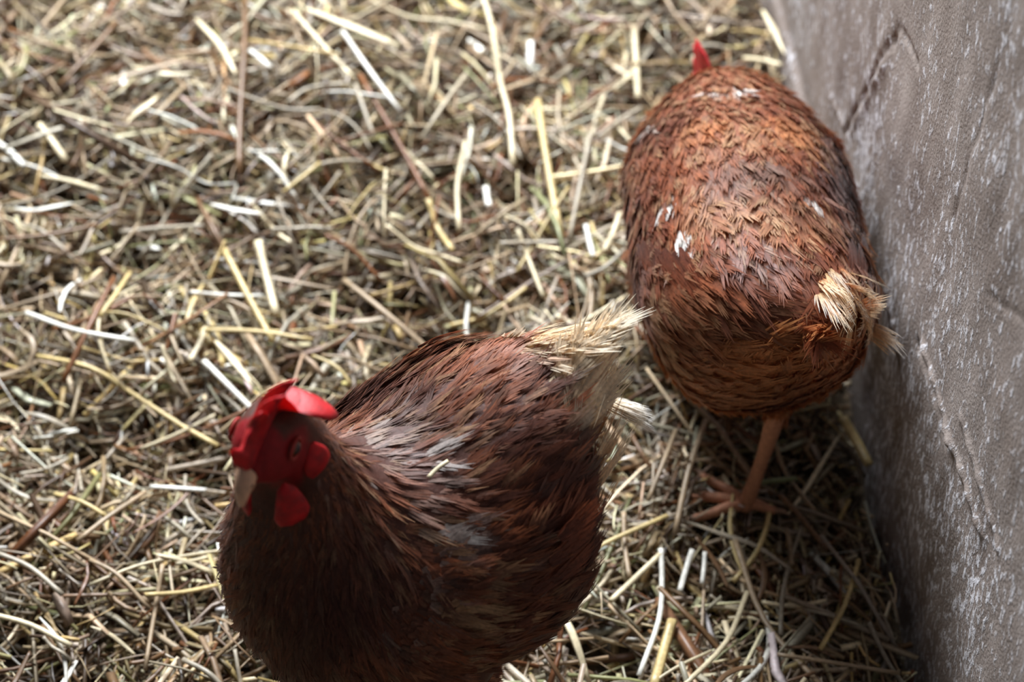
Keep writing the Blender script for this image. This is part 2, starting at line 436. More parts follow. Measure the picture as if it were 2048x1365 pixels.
# seen one by one in the photograph: pixel polyline, width in pixels, colour, flat, label
HAND = [
    ([(965, -10), (985, 60), (1000, 160), (1018, 230), (1026, 330)], 13, 'cream', .7, 'long cream straw with a pale joint, reaching furthest behind the two hens'),
    ([(615, 18), (700, 52), (800, 92)], 24, 'cream', .2, 'broad cream straw leaf lying on the far mound of bedding'),
    ([(585, 22), (650, 95), (708, 158)], 13, 'cream', .7, 'cream straw stalk running down beside the broad cream leaf'),
    ([(708, 160), (725, 210), (748, 275)], 10, 'greyish', .7, 'thin greyish straw bent below the cream stalk on the far mound'),
    ([(685, 62), (735, 135), (800, 222)], 11, 'white', .7, 'thin whitish straw slanting below the broad cream leaf'),
    ([(720, 150), (800, 290), (860, 402)], 12, 'rusty', .8, 'long dark rusty stem sloping into the scratched hollow'),
    ([(856, 398), (875, 455), (905, 500)], 14, 'golden', .6, 'golden straw end at the foot of the long rusty stem'),
    ([(932, 282), (915, 370), (918, 460)], 12, 'cream', .7, 'cream straw standing upright-looking over the scratched hollow'),
    ([(1075, 200), (1090, 300), (1122, 478)], 17, 'golden', .6, 'thick pale golden straw left of the hen by the wall'),
    ([(1180, 268), (1160, 370), (1138, 482)], 11, 'greyish', .7, 'greyish straw between the thick golden straw and the hen by the wall'),
    ([(1035, 458), (1058, 520), (1086, 592)], 10, 'cream', .7, 'slim cream straw pointing at the cream tail of the hen facing out'),
    ([(1000, 486), (1065, 484), (1135, 484)], 11, 'greyish', .5, 'greyish straw lying crosswise at the end of the thick golden straw'),
    ([(395, 400), (425, 455), (452, 505)], 12, 'brown', .7, 'brown straw piece joined above the slanting golden straw'),
    ([(448, 498), (495, 590), (545, 682)], 16, 'golden', .7, 'slanting golden straw above the comb of the hen facing out'),
    ([(516, 482), (532, 550), (552, 628)], 20, 'cream', .6, 'thick short cream straw beside the slanting golden straw'),
    ([(408, 722), (465, 780), (535, 850)], 15, 'white', .7, 'bright white straw pointing at the red comb'),
    ([(228, 555), (180, 650), (125, 765)], 14, 'rusty', .7, 'rusty brown straw crossing over a white straw'),
    ([(75, 712), (180, 735), (260, 785), (345, 840), (435, 892)], 13, 'golden', .7, 'longest golden straw, gently bent, reaching towards the beak'),
    ([(408, 660), (520, 664), (625, 680)], 12, 'golden', .7, 'golden straw lying flat behind the red comb'),
    ([(412, 655), (398, 690), (380, 722)], 15, 'cream', .5, 'short cream stub at the end of the flat golden straw'),
    ([(300, 974), (355, 977), (412, 981)], 13, 'white', .6, 'short bright white straw level with the beak'),
    ([(155, 1082), (220, 1032), (292, 984)], 14, 'tan', .7, 'tan straw slanting up to the white straw level with the beak'),
    ([(-20, 1228), (60, 1250), (142, 1292)], 14, 'cream', .7, 'cream straw lying furthest from the wall'),
    ([(110, 988), (165, 1005), (215, 1035)], 12, 'golden', .7, 'short golden straw under the tan slanting straw'),
    ([(78, 248), (104, 282), (132, 322)], 16, 'cream', .5, 'short cream straw at the edge of the far bedding'),
    ([(-10, 282), (20, 303), (48, 332)], 16, 'white', .5, 'short white straw at the edge of the far bedding'),
    ([(82, 352), (140, 362), (200, 380)], 13, 'cream', .6, 'cream straw lying under the short cream edge straw'),
    ([(422, 408), (470, 420), (524, 428)], 16, 'white', .3, 'flat white straw scrap above the thick short cream straw'),
    ([(240, 464), (320, 456), (405, 452)], 13, 'greyish', .6, 'pale grey straw lying behind the white scrap'),
    ([(275, 496), (298, 494), (322, 500)], 17, 'white', .3, 'small bright white chip among greyish straw'),
    ([(392, 38), (440, 90), (472, 150)], 18, 'cream', .3, 'curved cream leaf on the far mound'),
    ([(198, 168), (290, 140), (382, 118)], 17, 'tan', .3, 'broad tan leaf on the far mound'),
    ([(500, 100), (520, 116), (542, 136)], 14, 'white', .4, 'small white straw chip beside the tall brown stem'),
    ([(938, 82), (952, 92), (968, 106)], 20, 'white', .5, 'white straw chip beside the longest cream straw'),
    ([(972, 374), (974, 394), (978, 412)], 16, 'white', .5, 'small white straw chip over the scratched hollow'),
    ([(1172, 450), (1178, 480), (1186, 512)], 13, 'white', .5, 'small white chip near the wing of the hen by the wall'),
    ([(1240, 425), (1228, 462), (1208, 502)], 14, 'cream', .6, 'short cream straw touching the shade of the hen by the wall'),
    ([(688, 560), (770, 625), (872, 712)], 14, 'tan', .7, 'tan straw going under the back of the hen facing out'),
    ([(52, 625), (150, 660), (270, 682)], 13, 'white', .6, 'long white straw crossed by the rusty one'),
    ([(380, 584), (450, 590), (525, 592)], 10, 'white', .6, 'thin white straw lying under the slanting golden straw'),
    ([(430, 682), (465, 720), (508, 775)], 20, 'cream', .2, 'cream leaf beside the bright white straw'),
    ([(260, 545), (230, 590), (200, 632)], 12, 'golden', .6, 'golden straw beside the rusty brown straw'),
    ([(-15, 480), (90, 470), (195, 450)], 12, 'brown', .6, 'brown straw lying level at the edge of the bedding'),
    ([(1098, 1196), (1142, 1262), (1180, 1370)], 20, 'cream', .2, 'cream leaf blade below the breast fluff of the hen facing out'),
    ([(1222, 1202), (1272, 1155), (1322, 1108)], 15, 'cream', .7, 'cream straw joined to a bent white straw'),
    ([(1322, 1098), (1324, 1160), (1318, 1240), (1278, 1352)], 13, 'white', .6, 'long bent white straw between the hens'),
    ([(1345, 1240), (1328, 1300), (1308, 1372)], 24, 'golden', .5, 'thickest golden straw stub between the hens'),
    ([(1495, 1185), (1452, 1285), (1365, 1375)], 13, 'cream', .7, 'bent cream straw leaving the shade of the hen by the wall'),
    ([(1130, 1142), (1205, 1090), (1335, 1032)], 14, 'golden', .6, 'golden straw beside the flank of the hen facing out'),
    ([(1412, 840), (1378, 940), (1350, 1068)], 14, 'tan', .7, 'tan straw leaning beside the pink leg'),
    ([(1352, 860), (1325, 930), (1296, 1002)], 11, 'tan', .7, 'thin tan straw beside the cream tail tuft'),
    ([(1385, 1100), (1372, 1140), (1360, 1182)], 14, 'white', .5, 'small white straw chip between the hens'),
    ([(1410, 1105), (1408, 1135), (1404, 1168)], 11, 'white', .6, 'thin white chip beside another between the hens'),
    ([(1560, 990), (1610, 1045), (1655, 1102)], 14, 'brown', .7, 'brown straw in the shade beside the orange foot'),
    ([(1685, 835), (1712, 880), (1738, 930)], 24, 'golden', .5, 'thick pale straw end beside the concrete wall'),
    ([(1470, 1080), (1528, 1240), (1640, 1370)], 14, 'tan', .7, 'long tan straw running through the shade by the wall'),
    ([(1718, 1120), (1690, 1210), (1640, 1300)], 12, 'golden', .7, 'golden straw in the shade at the foot of the wall'),
    ([(1555, 1310), (1660, 1325), (1800, 1348)], 12, 'tan', .7, 'tan straw running up to the foot of the wall'),
    ([(1268, 55), (1272, 120), (1276, 195)], 14, 'cream', .6, 'pinkish cream straw far behind the hens'),
    ([(1525, 20), (1552, 68), (1576, 115)], 18, 'cream', .3, 'cream leaf against the far foot of the wall'),
    ([(1488, 116), (1525, 120), (1562, 130)], 13, 'cream', .6, 'cream straw beside the pink comb tip'),
    ([(1282, 216), (1240, 240), (1195, 274)], 11, 'greyish', .7, 'greyish straw touching the shoulder of the hen by the wall'),
    ([(490, -10), (488, 100), (480, 230), (478, 345)], 13, 'brown', .7, 'tall brown stem running down the far mound'),
    ([(232, 45), (180, 105), (120, 170)], 13, 'brown', .7, 'brown stem on the far mound beside the broad tan leaf'),
    ([(650, 470), (705, 500), (760, 560)], 11, 'rusty', .7, 'rusty straw in the scratched hollow'),
    ([(565, 385), (610, 350), (640, 325)], 10, 'golden', .7, 'short golden straw on the rim of the scratched hollow'),
    ([(180, 1120), (235, 1150), (300, 1220)], 11, 'tan', .7, 'tan straw left of the breast of the hen facing out'),
    ([(290, 1190), (365, 1185), (440, 1170)], 13, 'golden', .6, 'golden straw pointing at the breast of the hen facing out'),
    ([(325, 1130), (310, 1220), (290, 1340)], 11, 'tan', .7, 'upright-looking tan straw before the breast of the hen facing out'),
    ([(-10, 1105), (60, 1135), (125, 1190)], 13, 'greyish', .7, 'greyish straw above the straw furthest from the wall'),
]
for pl, wpx, ck, flat, lab in HAND:
    lift = 0.013
    pts = [on_heap(px, py, lift + 0.003 * math.sin(i * 2.1 + px)) for i, (px, py) in enumerate(pl)]
    mmpp = np.linalg.norm(pts[0] - CAM) / FPX
    c = PAL[ck] * np.array([1.08, 1.08, 1.08, 1])
    put_stalk(pts, wpx * mmpp * 0.85, c, flat, lab, 'single straws lying on the bedding', node=0.4 if flat > .6 and len(pl) > 3 else False, taper=0.6 if flat < .35 else 0)
HANDMID = [on_heap(*pl[len(pl) // 2]) for pl, *_ in HAND]

# further loose stalks, alike but for place and colour
def near_wall(x, y):
    return WA[0] + (y - WA[1]) * (wd[0] / wd[1]) - x
cnt = 0; tries = 0
SIZE = {'tan': .26, 'greyish': .2, 'cream': .2, 'golden': .1, 'brown': .13, 'rusty': .05, 'white': .06}
while cnt < 225 and tries < 4000:
    tries += 1
    px, py = rng.uniform(-40, 1860), rng.uniform(-40, 1420)
    p = on_heap(px, py, 0.008)
    L = float(np.clip(0.055 * math.exp(rng.normal(0, .4)), 0.025, 0.12)); a = rng.uniform(0, math.pi)
    dv = np.array([math.cos(a), math.sin(a)]) * L / 2
    if min(near_wall(p[0] + dv[0], p[1] + dv[1]), near_wall(p[0] - dv[0], p[1] - dv[1])) < 0.008:
        continue
    bnd = rng.normal(0, .08) * L
    q = []
    for t in (-1, -.3, .35, 1):
        x = p[0] + dv[0] * t - math.sin(a) * bnd * (1 - t * t); y = p[1] + dv[1] * t + math.cos(a) * bnd * (1 - t * t)
        q.append(np.array([x, y, float(heap(x, y)) + 0.007 + 0.004 * rng.random()]))
    ck = rng.choice(list(SIZE), p=np.array(list(SIZE.values())) / sum(SIZE.values()))
    leaf = rng.random() < .3
    d = near_wall(p[0], p[1])
    if d < .10:
        place = 'at the foot of the concrete wall'
    elif p[0] > .02 and p[1] > .12:
        place = 'beyond the hen by the wall'
    elif p[0] > -.02 and p[1] < .12:
        place = 'beside the hen by the wall'
    elif p[1] < -.12:
        place = 'beside the hen facing out'
    elif p[1] < .12:
        place = 'in the open bedding behind the red comb'
    else:
        place = 'on the far mound of bedding'
    size = 'short' if L < .05 else ('long' if L > .075 else 'medium-length')
    wide = rng.uniform(.0035, .0065) if leaf else rng.uniform(.0026, .0048)
    look = ('broad' if wide > .005 else 'narrow') if leaf else ('stout' if wide > .0037 else 'thin')
    size += ' ' + look + (' curved' if abs(bnd) > .07 * L else ' straight')
    lab = f"{size} {ck} straw {'leaf' if leaf else 'stalk'} lying {place}"
    put_stalk(q, wide, PAL[ck] * rng.uniform(.8, 1.15), .2 if leaf else .75, lab, 'loose straws, ' + lab, taper=.6 if leaf else 0)
    cnt += 1

# ------------------------------------------------------------------ hens
def catmull(A, u):
    A = np.asarray(A, float)
    A = np.concatenate([[2 * A[0] - A[1]], A, [2 * A[-1] - A[-2]]])
    u = np.clip(np.asarray(u, float), 0, len(A) - 3 - 1e-6)
    i = np.floor(u).astype(int); t = (u - i)
    if A.ndim > 1:
        t = t[..., None]
    a, b_, c, d = A[i], A[i + 1], A[i + 2], A[i + 3]
    return 0.5 * (2 * b_ + (c - a) * t + (2 * a - 5 * b_ + 4 * c - d) * t * t + (3 * b_ - a - 3 * c + d) * t ** 3)

def sstep(x, a, b_):
    t = np.clip((x - a) / (b_ - a), 0, 1)
    return t * t * (3 - 2 * t)

class Bird:
    def __init__(s, st, head_yaw, head_piv, tail_yaw, tail_x, wing, head_roll=0.0):
        s.st = np.array(st, float); s.n = len(st)
        s.hy, s.hp, s.ty, s.tx = head_yaw, head_piv, tail_yaw, tail_x
        s.wing = wing
    def warp(s, P, u):
        P = np.array(P, float)
        wgt = 1 - sstep(u, 3.0, 8.0)
        a = s.hy * wgt
        x = P[..., 0] - s.hp; y = P[..., 1]
        P[..., 0] = s.hp + x * np.cos(a) - y * np.sin(a)
        P[..., 1] = x * np.sin(a) + y * np.cos(a)
        a = s.ty * sstep(u, 9.5, s.n - 2.0)
        x = P[..., 0] - s.tx; y = P[..., 1].copy()
        P[..., 0] = s.tx + x * np.cos(a) - y * np.sin(a)
        P[..., 1] = x * np.sin(a) + y * np.cos(a)
        return P
    def raw(s, u, ph):
        q = catmull(s.st, u)
        T = q[..., 0:2]; B = q[..., 2:4]; w_ = q[..., 4]
        c = (T + B) / 2; a = (T - B) / 2
        cp = np.cos(ph); sp = np.sin(ph)
        y = w_ * np.sign(sp) * np.abs(sp) ** 0.85
        P = np.stack([c[..., 0] + a[..., 0] * cp, y, c[..., 1] + a[..., 1] * cp], -1)
        return s.warp(P, u)
    def surf(s, u, ph, off=0.0):
        P = s.raw(u, ph)
        if np.any(off):
            P = P + s.normal(u, ph) * np.asarray(off)[..., None]
        return P
    def tang(s, u, ph):
        e = 0.02
        t = s.raw(np.clip(u + e, 0, s.n - 1), ph) - s.raw(np.clip(u - e, 0, s.n - 1), ph)
        return t / (np.linalg.norm(t, axis=-1, keepdims=True) + 1e-12)
    def normal(s, u, ph):
        e = 0.02
        t = s.raw(np.clip(u + e, 0, s.n - 1), ph) - s.raw(np.clip(u - e, 0, s.n - 1), ph)
        r = s.raw(u, ph + e) - s.raw(u, ph - e)
        n = np.cross(t, r)
        n = n / (np.linalg.norm(n, axis=-1, keepdims=True) + 1e-12)
        return -n
    def wing_off(s, u, ph):
        """thickness of the folded wing over the flank (both sides)"""
        u0, u1, p0, p1, th = s.wing
        a = np.abs(((ph + math.pi) % (2 * math.pi)) - math.pi)
        return th * sstep(u, u0 - .8, u0 + .8) * (1 - sstep(u, u1 - .7, u1 + .5)) * sstep(a, p0 - .2, p0 + .3) * (1 - sstep(a, p1 - .10, p1 + .03))

def feathers(P, t, n, L, W, lift, curve, c_root, c_tip, blades=6, segs=3, fray=0.25, camber=0.25, thin=1.0):
    """a coat of feathers: every feather a fan of tapering barbs"""
    N_ = len(P)
    b_ = np.cross(n, t)
    f = np.linspace(0, 1, segs + 1)
    prof = np.interp(f, [0, .35, .8, 1], [.55, 1.0, .62, .06])
    sj = np.linspace(-1, 1, blades)
    Vs = np.zeros((N_, blades, segs + 1, 2, 3)); Cs = np.zeros((N_, blades, segs + 1, 2, 4))
    for j in range(blades):
        ln = L * (1 - 0.28 * sj[j] ** 2) * (1 - fray * rng.random(N_))
        tip_y = W * 0.5 * sj[j] * rng.uniform(.8, 1.25, N_)
        root_y = W * 0.16 * sj[j]
        bj = rng.normal(1, .13, (N_, 1))
        for k in range(segs + 1):
            fk = f[k]
            yy = root_y + (tip_y - root_y) * fk ** 0.7
            xx = ln * fk
            zz = -0.0012 + lift * xx - xx * xx * curve - camber * W * (sj[j] ** 2) * .5 * fk + rng.normal(0, .0003, N_)
            hw = W / blades * 0.95 * prof[k] * thin
            cc = c_root * (1 - fk ** 1.3) + c_tip * fk ** 1.3
            for sd in (0, 1):
                off = hw * (1 if sd else -1)
                Vs[:, j, k, sd] = P + t * xx[:, None] + b_ * (yy + off)[:, None] + n * zz[:, None]
                Cs[:, j, k, sd, :3] = cc[:, :3] * bj
                Cs[:, j, k, sd, 3] = 1
    V = Vs.reshape(-1, 3); C = Cs.reshape(-1, 4)
    base = np.arange(N_ * blades)[:, None, None] * ((segs + 1) * 2)
    q = np.array([[2 * k, 2 * k + 2, 2 * k + 3, 2 * k + 1] for k in range(segs)])[None]
    return V, (base + q).reshape(-1, 4), C

def scatter(bird, n_cand, spacing, keep, wing=False):
    """blue-noise points over the skin"""
    nu, nv = 220, 120
    uu = np.linspace(0, bird.n - 1, nu + 1); vv = np.linspace(-math.pi, math.pi, nv + 1)
    U, Vv = np.meshgrid(uu, vv, indexing='ij')
    P = bird.raw(U, Vv)
    A = np.linalg.norm(np.cross(P[1:, :-1] - P[:-1, :-1], P[:-1, 1:] - P[:-1, :-1]), axis=-1)
    um = (uu[1:] + uu[:-1]) / 2
    A = A / (spacing(um)[:, None] ** 2)
    pr = (A / A.sum()).ravel()
    idx = rng.choice(nu * nv, n_cand, p=pr)
    u = uu[idx // nv] + rng.random(n_cand) * (uu[1] - uu[0]); v = vv[idx % nv] + rng.random(n_cand) * (vv[1] - vv[0])
    k = keep(u, v); u, v = u[k], v[k]
    P = bird.raw(u, v); R = spacing(u)
    grid = {}; out = []
    cs = float(R.max())
    key = np.floor(P / cs).astype(int)
    for i in range(len(u)):
        a, b_, c = key[i]; ok = True; ri = R[i]; p = P[i]
        for dx in (-1, 0, 1):
            for dy in (-1, 0, 1):
                for dz in (-1, 0, 1):
                    for j in grid.get((a + dx, b_ + dy, c + dz), ()):
                        d = P[j] - p
                        if d[0] * d[0] + d[1] * d[1] + d[2] * d[2] < ri * ri:
                            ok = False; break
                    if not ok: break
                if not ok: break
            if not ok: break
        if ok:
            grid.setdefault((a, b_, c), []).append(i); out.append(i)
    return u[out], v[out]

def tube(pts, rad, sides=10, flat=1.0):
    P = np.array(pts, float); R = np.array(rad, float)
    m = len(P)
    uu = np.linspace(0, m - 1, (m - 1) * 5 + 1)
    P = catmull(P, uu); R = np.maximum(catmull(R, uu), 1e-4)
    T = np.gradient(P, axis=0); T /= np.linalg.norm(T, axis=1)[:, None]
    ref = np.array([0.0, 1.0, 0.0])
    if abs(T.mean(0) @ ref) > .8: ref = np.array([1.0, 0, 0])
    S = np.cross(T, ref); S /= np.linalg.norm(S, axis=1)[:, None]; B = np.cross(T, S)
    V = []
    for i in range(len(P)):
        for k in range(sides):
            a = 2 * math.pi * k / sides
            V.append(P[i] + S[i] * math.cos(a) * R[i] + B[i] * math.sin(a) * R[i] * flat)
    Q = []
    for i in range(len(P) - 1):
        for k in range(sides):
            Q.append([i * sides + k, i * sides + (k + 1) % sides, (i + 1) * sides + (k + 1) % sides, (i + 1) * sides + k])
    a0 = len(V); V.append(P[0]); V.append(P[-1])
    T_ = []
    for k in range(sides):
        T_.append([a0, (k + 1) % sides, k]); e = (len(P) - 1) * sides
        T_.append([a0 + 1, e + k, e + (k + 1) % sides])
    return np.array(V), np.array(Q), np.array(T_)

class Bag:
    def __init__(s): s.V = []; s.Q = []; s.T = []; s.C = []; s.n = 0
    def add(s, V, Q, T, c):
        s.V.append(V); s.n0 = s.n
        if len(Q): s.Q.append(np.asarray(Q) + s.n)
        if T is not None and len(T): s.T.append(np.asarray(T) + s.n)
        c = np.asarray(c, float)
        s.C.append(np.repeat(c[None], len(V), 0) if c.ndim == 1 else c)
        s.n += len(V)
    def mesh(s, name):
        return mesh_np(name, np.concatenate(s.V), np.concatenate(s.Q) if s.Q else None, np.concatenate(s.T) if s.T else None, np.concatenate(s.C))

BR = lin(152, 82, 51); BR2 = lin(186, 110, 70); DK = lin(104, 54, 38); DK2 = lin(80, 39, 28); BUF = lin(224, 186, 140); CRM = lin(246, 230, 202)
GREY = lin(176, 156, 146); WHT = lin(240, 236, 230); RED = lin(142, 22, 28); DOWN = lin(128, 110, 100); ORG = lin(222, 150, 92)
LEG = lin(190, 134, 104); CLAW = lin(150, 120, 100)

def mixc(a, b_, t):
    t = np.asarray(t, float)[:, None]
    return a * (1 - t) + b_ * t

def build_hen(label, bird, loc, heading, colour, legs, tail, wing_rows, comb, headset, spots, density=1.0, size=1.0):
    root = bpy.data.objects.new('hen', None)
    COL.objects.link(root)
    root.location = loc; root.rotation_euler = (0, 0, heading)
    root.empty_display_size = .05; root.scale = (size,) * 3
    root['label'] = label; root['category'] = 'hen'; root['group'] = 'hens on the straw'
    # ---- body: one lofted skin from face to tail, with its legs
    bag = Bag()
    nu, nv = 150, 56
    uu = np.linspace(0, bird.n - 1, nu); vv = np.linspace(-math.pi, math.pi, nv, endpoint=False)
    U, Vv = np.meshgrid(uu, vv, indexing='ij')
    P = bird.surf(U, Vv, 0.0)
    face = (1 - sstep(U, 2.4, 3.1)) * np.maximum(1 - sstep(U, 1.5, 1.8), sstep(np.abs(Vv), .8, 1.05))
    c = colour['down'][None, None] * (1 - face[..., None]) + RED[None, None] * face[..., None]
    tl = sstep(U, 12.0, 13.5)[..., None]
    c = c * (1 - tl) + colour['tail'][None, None] * tl
    Vb = P.reshape(-1, 3)
    Q = []
    for i in range(nu - 1):
        for k in range(nv):
            Q.append([i * nv + k, (i + 1) * nv + k, (i + 1) * nv + (k + 1) % nv, i * nv + (k + 1) % nv])
    Vb = np.concatenate([Vb, [P[0].mean(0)], [P[-1].mean(0)]])
    T = [[nu * nv, k, (k + 1) % nv] for k in range(nv)] + [[nu * nv + 1, (nu - 1) * nv + (k + 1) % nv, (nu - 1) * nv + k] for k in range(nv)]
    C = np.concatenate([c.reshape(-1, 4), [RED], [colour['tail']]])
    bag.add(Vb, Q, T, C)
    thigh = []
    for lg in legs:
        lg = dict(lg)
        fw_ = np.array(lg['foot'], float)                     # set the sole on the straw below it
        ch, sh = math.cos(heading), math.sin(heading)
        gz = float(heap(loc[0] + size * (fw_[0] * ch - fw_[1] * sh), loc[1] + size * (fw_[0] * sh + fw_[1] * ch)))
        lg['foot'] = (fw_[0], fw_[1], (gz + .001 - loc[2]) / size)
        hip, knee, hock, foot, ang = [np.array(lg[k], float) if k != 'ang' else lg[k] for k in ('hip', 'knee', 'hock', 'foot', 'ang')]
        Vt, Qt, Tt = tube([hip, knee, knee * .45 + hock * .55, hock], [.040, .036, .020, .0085], 14)
        bag.add(Vt, Qt, Tt, colour['down'])
        thigh.append((hip, knee, hock))
        mid = (hock + foot) / 2
        Vt, Qt, Tt = tube([hock * 1.04 - foot * .04, hock * .85 + foot * .15, mid, foot + [0, 0, .009], foot + [0, 0, .002]], [.0078, .0072, .0056, .0066, .006], 10)
        bag.add(Vt, Qt, Tt, LEG)
        for da, ln in ((0, .058), (.52, .046), (-.52, .048), (math.pi, .024)):
            a = ang + da; d = np.array([math.cos(a), math.sin(a), 0])
            pts = [foot + [0, 0, .005], foot + d * ln * .35 + [0, 0, .008], foot + d * ln * .7 + [0, 0, .005], foot + d * ln + [0, 0, .004]]
            Vt, Qt, Tt = tube(pts, [.0055, .0048, .0040, .0032], 8); bag.add(Vt, Qt, Tt, LEG)
            e = pts[-1]
            Vt, Qt, Tt = tube([e - d * .003, e + d * .006 + [0, 0, .0012], e + d * .014 - [0, 0, .003]], [.0028, .0021, .0004], 7); bag.add(Vt, Qt, Tt, CLAW)
    body = link('body', bag.mesh('body'), M_SKIN, root)
    # ---- contour feathers
    def spacing(u):
        return np.interp(u, [0, 2.2, 3.5, 6, 8, 13, 15], [.0022, .0024, .0028, .0034, .0044, .0048, .0045]) / math.sqrt(density)
    def keep(u, v):
        a = np.abs(v)
        bare = (u < 1.75) | ((u < 3.0) & (a > .95)) | ((u < 3.4) & (a > 1.2) & (a < 2.3))
        return ~bare
    u, v = scatter(bird, 60000, spacing, keep)
    off = bird.wing_off(u, v)
    onwing = off > .0035
    def coat(u, v, off, Lk, Wk, lift0, name, parent, blades, wing=False):
        P = bird.surf(u, v, off); t = bird.tang(u, v); n = bird.normal(u, v)
        # tilt the direction so wing rows run back towards the tail
        N_ = len(u)
        yaw = rng.normal(0, .26, N_)
        bvec = np.cross(n, t)
        t = t * np.cos(yaw)[:, None] + bvec * np.sin(yaw)[:, None]
        L = np.interp(u, [0, 2, 3.5, 5, 7, 9, 12, 15], [.006, .008, .015, .027, .032, .032, .038, .046]) * rng.uniform(.75, 1.25, N_) * Lk
        W = np.interp(u, [0, 2, 3.5, 5, 7, 9, 12, 15], [.0028, .003, .0040, .0050, .0070, .0085, .010, .011]) * rng.uniform(.75, 1.25, N_) * Wk
        lift = lift0 * rng.uniform(.2, 1.6, N_)
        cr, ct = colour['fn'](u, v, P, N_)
        pn = noise2(P[:, 0] * 55 + P[:, 2] * 30, P[:, 1] * 55, 77)
        body_ = 1 - sstep(u, 11.2, 12.2) * colour['paletail']; kk = np.clip(.5 * pn, 0, .75) * body_; cr = mixc(cr, colour['shade'], kk); ct = mixc(ct, colour['shade'], kk)
        kk = np.clip(-.35 * pn, 0, .4); ct = mixc(ct, colour['light'], kk)
        for (sp, rad, col, amt) in spots:
            d = np.linalg.norm(P - np.array(sp), axis=1)
            k = amt * (1 - sstep(d, rad * .5, rad)) * (rng.random(N_) < (.85 if amt < .85 else 1.1))
            cr = mixc(cr, col, k); ct = mixc(ct, col, k)
        # bend every feather with the skin under it
        e = .05; sp_ = np.linalg.norm(bird.raw(np.clip(u + e, 0, bird.n - 1), v) - bird.raw(np.clip(u - e, 0, bird.n - 1), v), axis=1) / (2 * e)
        un = np.clip(u + L / np.maximum(sp_, .004), 0, bird.n - 1)
        dv = bird.surf(un, v, bird.wing_off(un, v)) - P
        reach = np.maximum(np.linalg.norm(dv, axis=1), 1e-4)
        drop = -(dv * n).sum(1) / reach ** 2
        curve = np.clip(drop, -4, 9) - rng.uniform(0, 1.5, N_)
        Vf, Qf, Cf = feathers(P, t, n, L, W, lift, curve, cr, ct, blades, 3, .45)
        return link(name, mesh_np(name, Vf, Qf, col=Cf), M_FEATHER, parent, kind='stuff')
    coat(u[~onwing], v[~onwing], off[~onwing], 1, 1, .13, 'plumage', root, 7)
    # ---- feathered thighs
    for hip, knee, hock in thigh:
        N_ = 420
        f = np.sqrt(rng.random(N_)) * .97; a = rng.uniform(0, 2 * math.pi, N_)
        key = np.array([hip, knee, knee * .45 + hock * .55, hock])
        cen = catmull(key, f * 3); nxt = catmull(key, np.minimum(f * 3 + .05, 3)); rad = catmull(np.array([.040, .036, .020, .0085]), f * 3)
        t = nxt - cen + 1e-9; t /= np.linalg.norm(t, axis=1)[:, None]
        r1 = np.cross(t, [0, 1.0, 0]); r1 /= np.linalg.norm(r1, axis=1)[:, None]; r2 = np.cross(t, r1)
        n = r1 * np.cos(a)[:, None] + r2 * np.sin(a)[:, None]
        cr, ct = colour['fn'](np.full(N_, 9.0), np.full(N_, 2.6), cen, N_)
        Vf, Qf, Cf = feathers(cen + n * rad[:, None], t, n, np.interp(f, [0, .6, 1], [.028, .024, .014]) * rng.uniform(.8, 1.2, N_), np.interp(f, [0, 1], [.010, .006]), .12 * rng.uniform(.3, 1.5, N_), 1.5, cr, ct, 6, 3, .4)
        link('thigh_plumage', mesh_np('thigh_plumage', Vf, Qf, col=Cf), M_FEATHER, root, kind='stuff')
    # ---- wings: shell over the flank, coverts and flight feathers
    u0, u1, p0, p1, th = bird.wing
    for sgn in (1, -1):
        ua = np.linspace(u0 - .6, u1 + .6, 50); va = np.linspace(p0 - .15, p1 + .1, 40) * sgn
        UU, VV = np.meshgrid(ua, va, indexing='ij')
        o_ = bird.wing_off(UU, VV)
        P = bird.surf(UU, VV, o_ - .0025)
        ii = (np.arange(49)[:, None] * 40 + np.arange(39)[None]).ravel()
        Qw = np.stack([ii, ii + 40, ii + 41, ii + 1], -1)
        if sgn < 0: Qw = Qw[:, ::-1]
        cw = np.repeat(BR[None], P.size // 3, 0) * .9
        wing = link('wing', mesh_np('wing', P.reshape(-1, 3), Qw, col=cw), M_FEATHER, root)
        sel = onwing & (np.sign(v) == sgn)
        if sel.any():
            coat(u[sel], v[sel], off[sel], wing_rows['cov_len'], 1.1, .13, 'wing_coverts', wing, 8, True)
        # flight feathers, low and rear rows
        for k in range(wing_rows['n']):
            f = k / (wing_rows['n'] - 1)
            uf = np.array([u1 - 2.6 + 1.7 * f + rng.normal(0, .1)])
            vf = np.array([(p1 - .16 - .62 * (f ** 1.2) + rng.normal(0, .03))]) * sgn
            Pf = bird.surf(uf, vf, bird.wing_off(uf, vf) + .001 + .0004 * k)
            t = bird.tang(uf, vf); n = bird.normal(uf, vf); bv = np.cross(n, t)
            yw = (.10 + .18 * f) * sgn * -1
            upv = np.array([[0, 0, 1.0]])
            sg = 1 if (bv @ upv.T)[0, 0] > 0 else -1
            t = t + bv * sg * (.02 + .10 * (1 - f)); t = t / np.linalg.norm(t)
            cc = colour['flight']
            cr = np.array([cc[0] * rng.uniform(.8, 1.1)]); ct = np.array([cc[1] * rng.uniform(.85, 1.15)])
            Vf, Qf, Cf = feathers(Pf, t, n, np.array([wing_rows['len'] * rng.uniform(.85, 1.1)]), np.array([.016]), np.array([.05]), 5.2, cr, ct, 13, 6, .10, .12)
            link('flight_feather', mesh_np('flight_feather', Vf, Qf, col=Cf), M_FEATHER, wing)
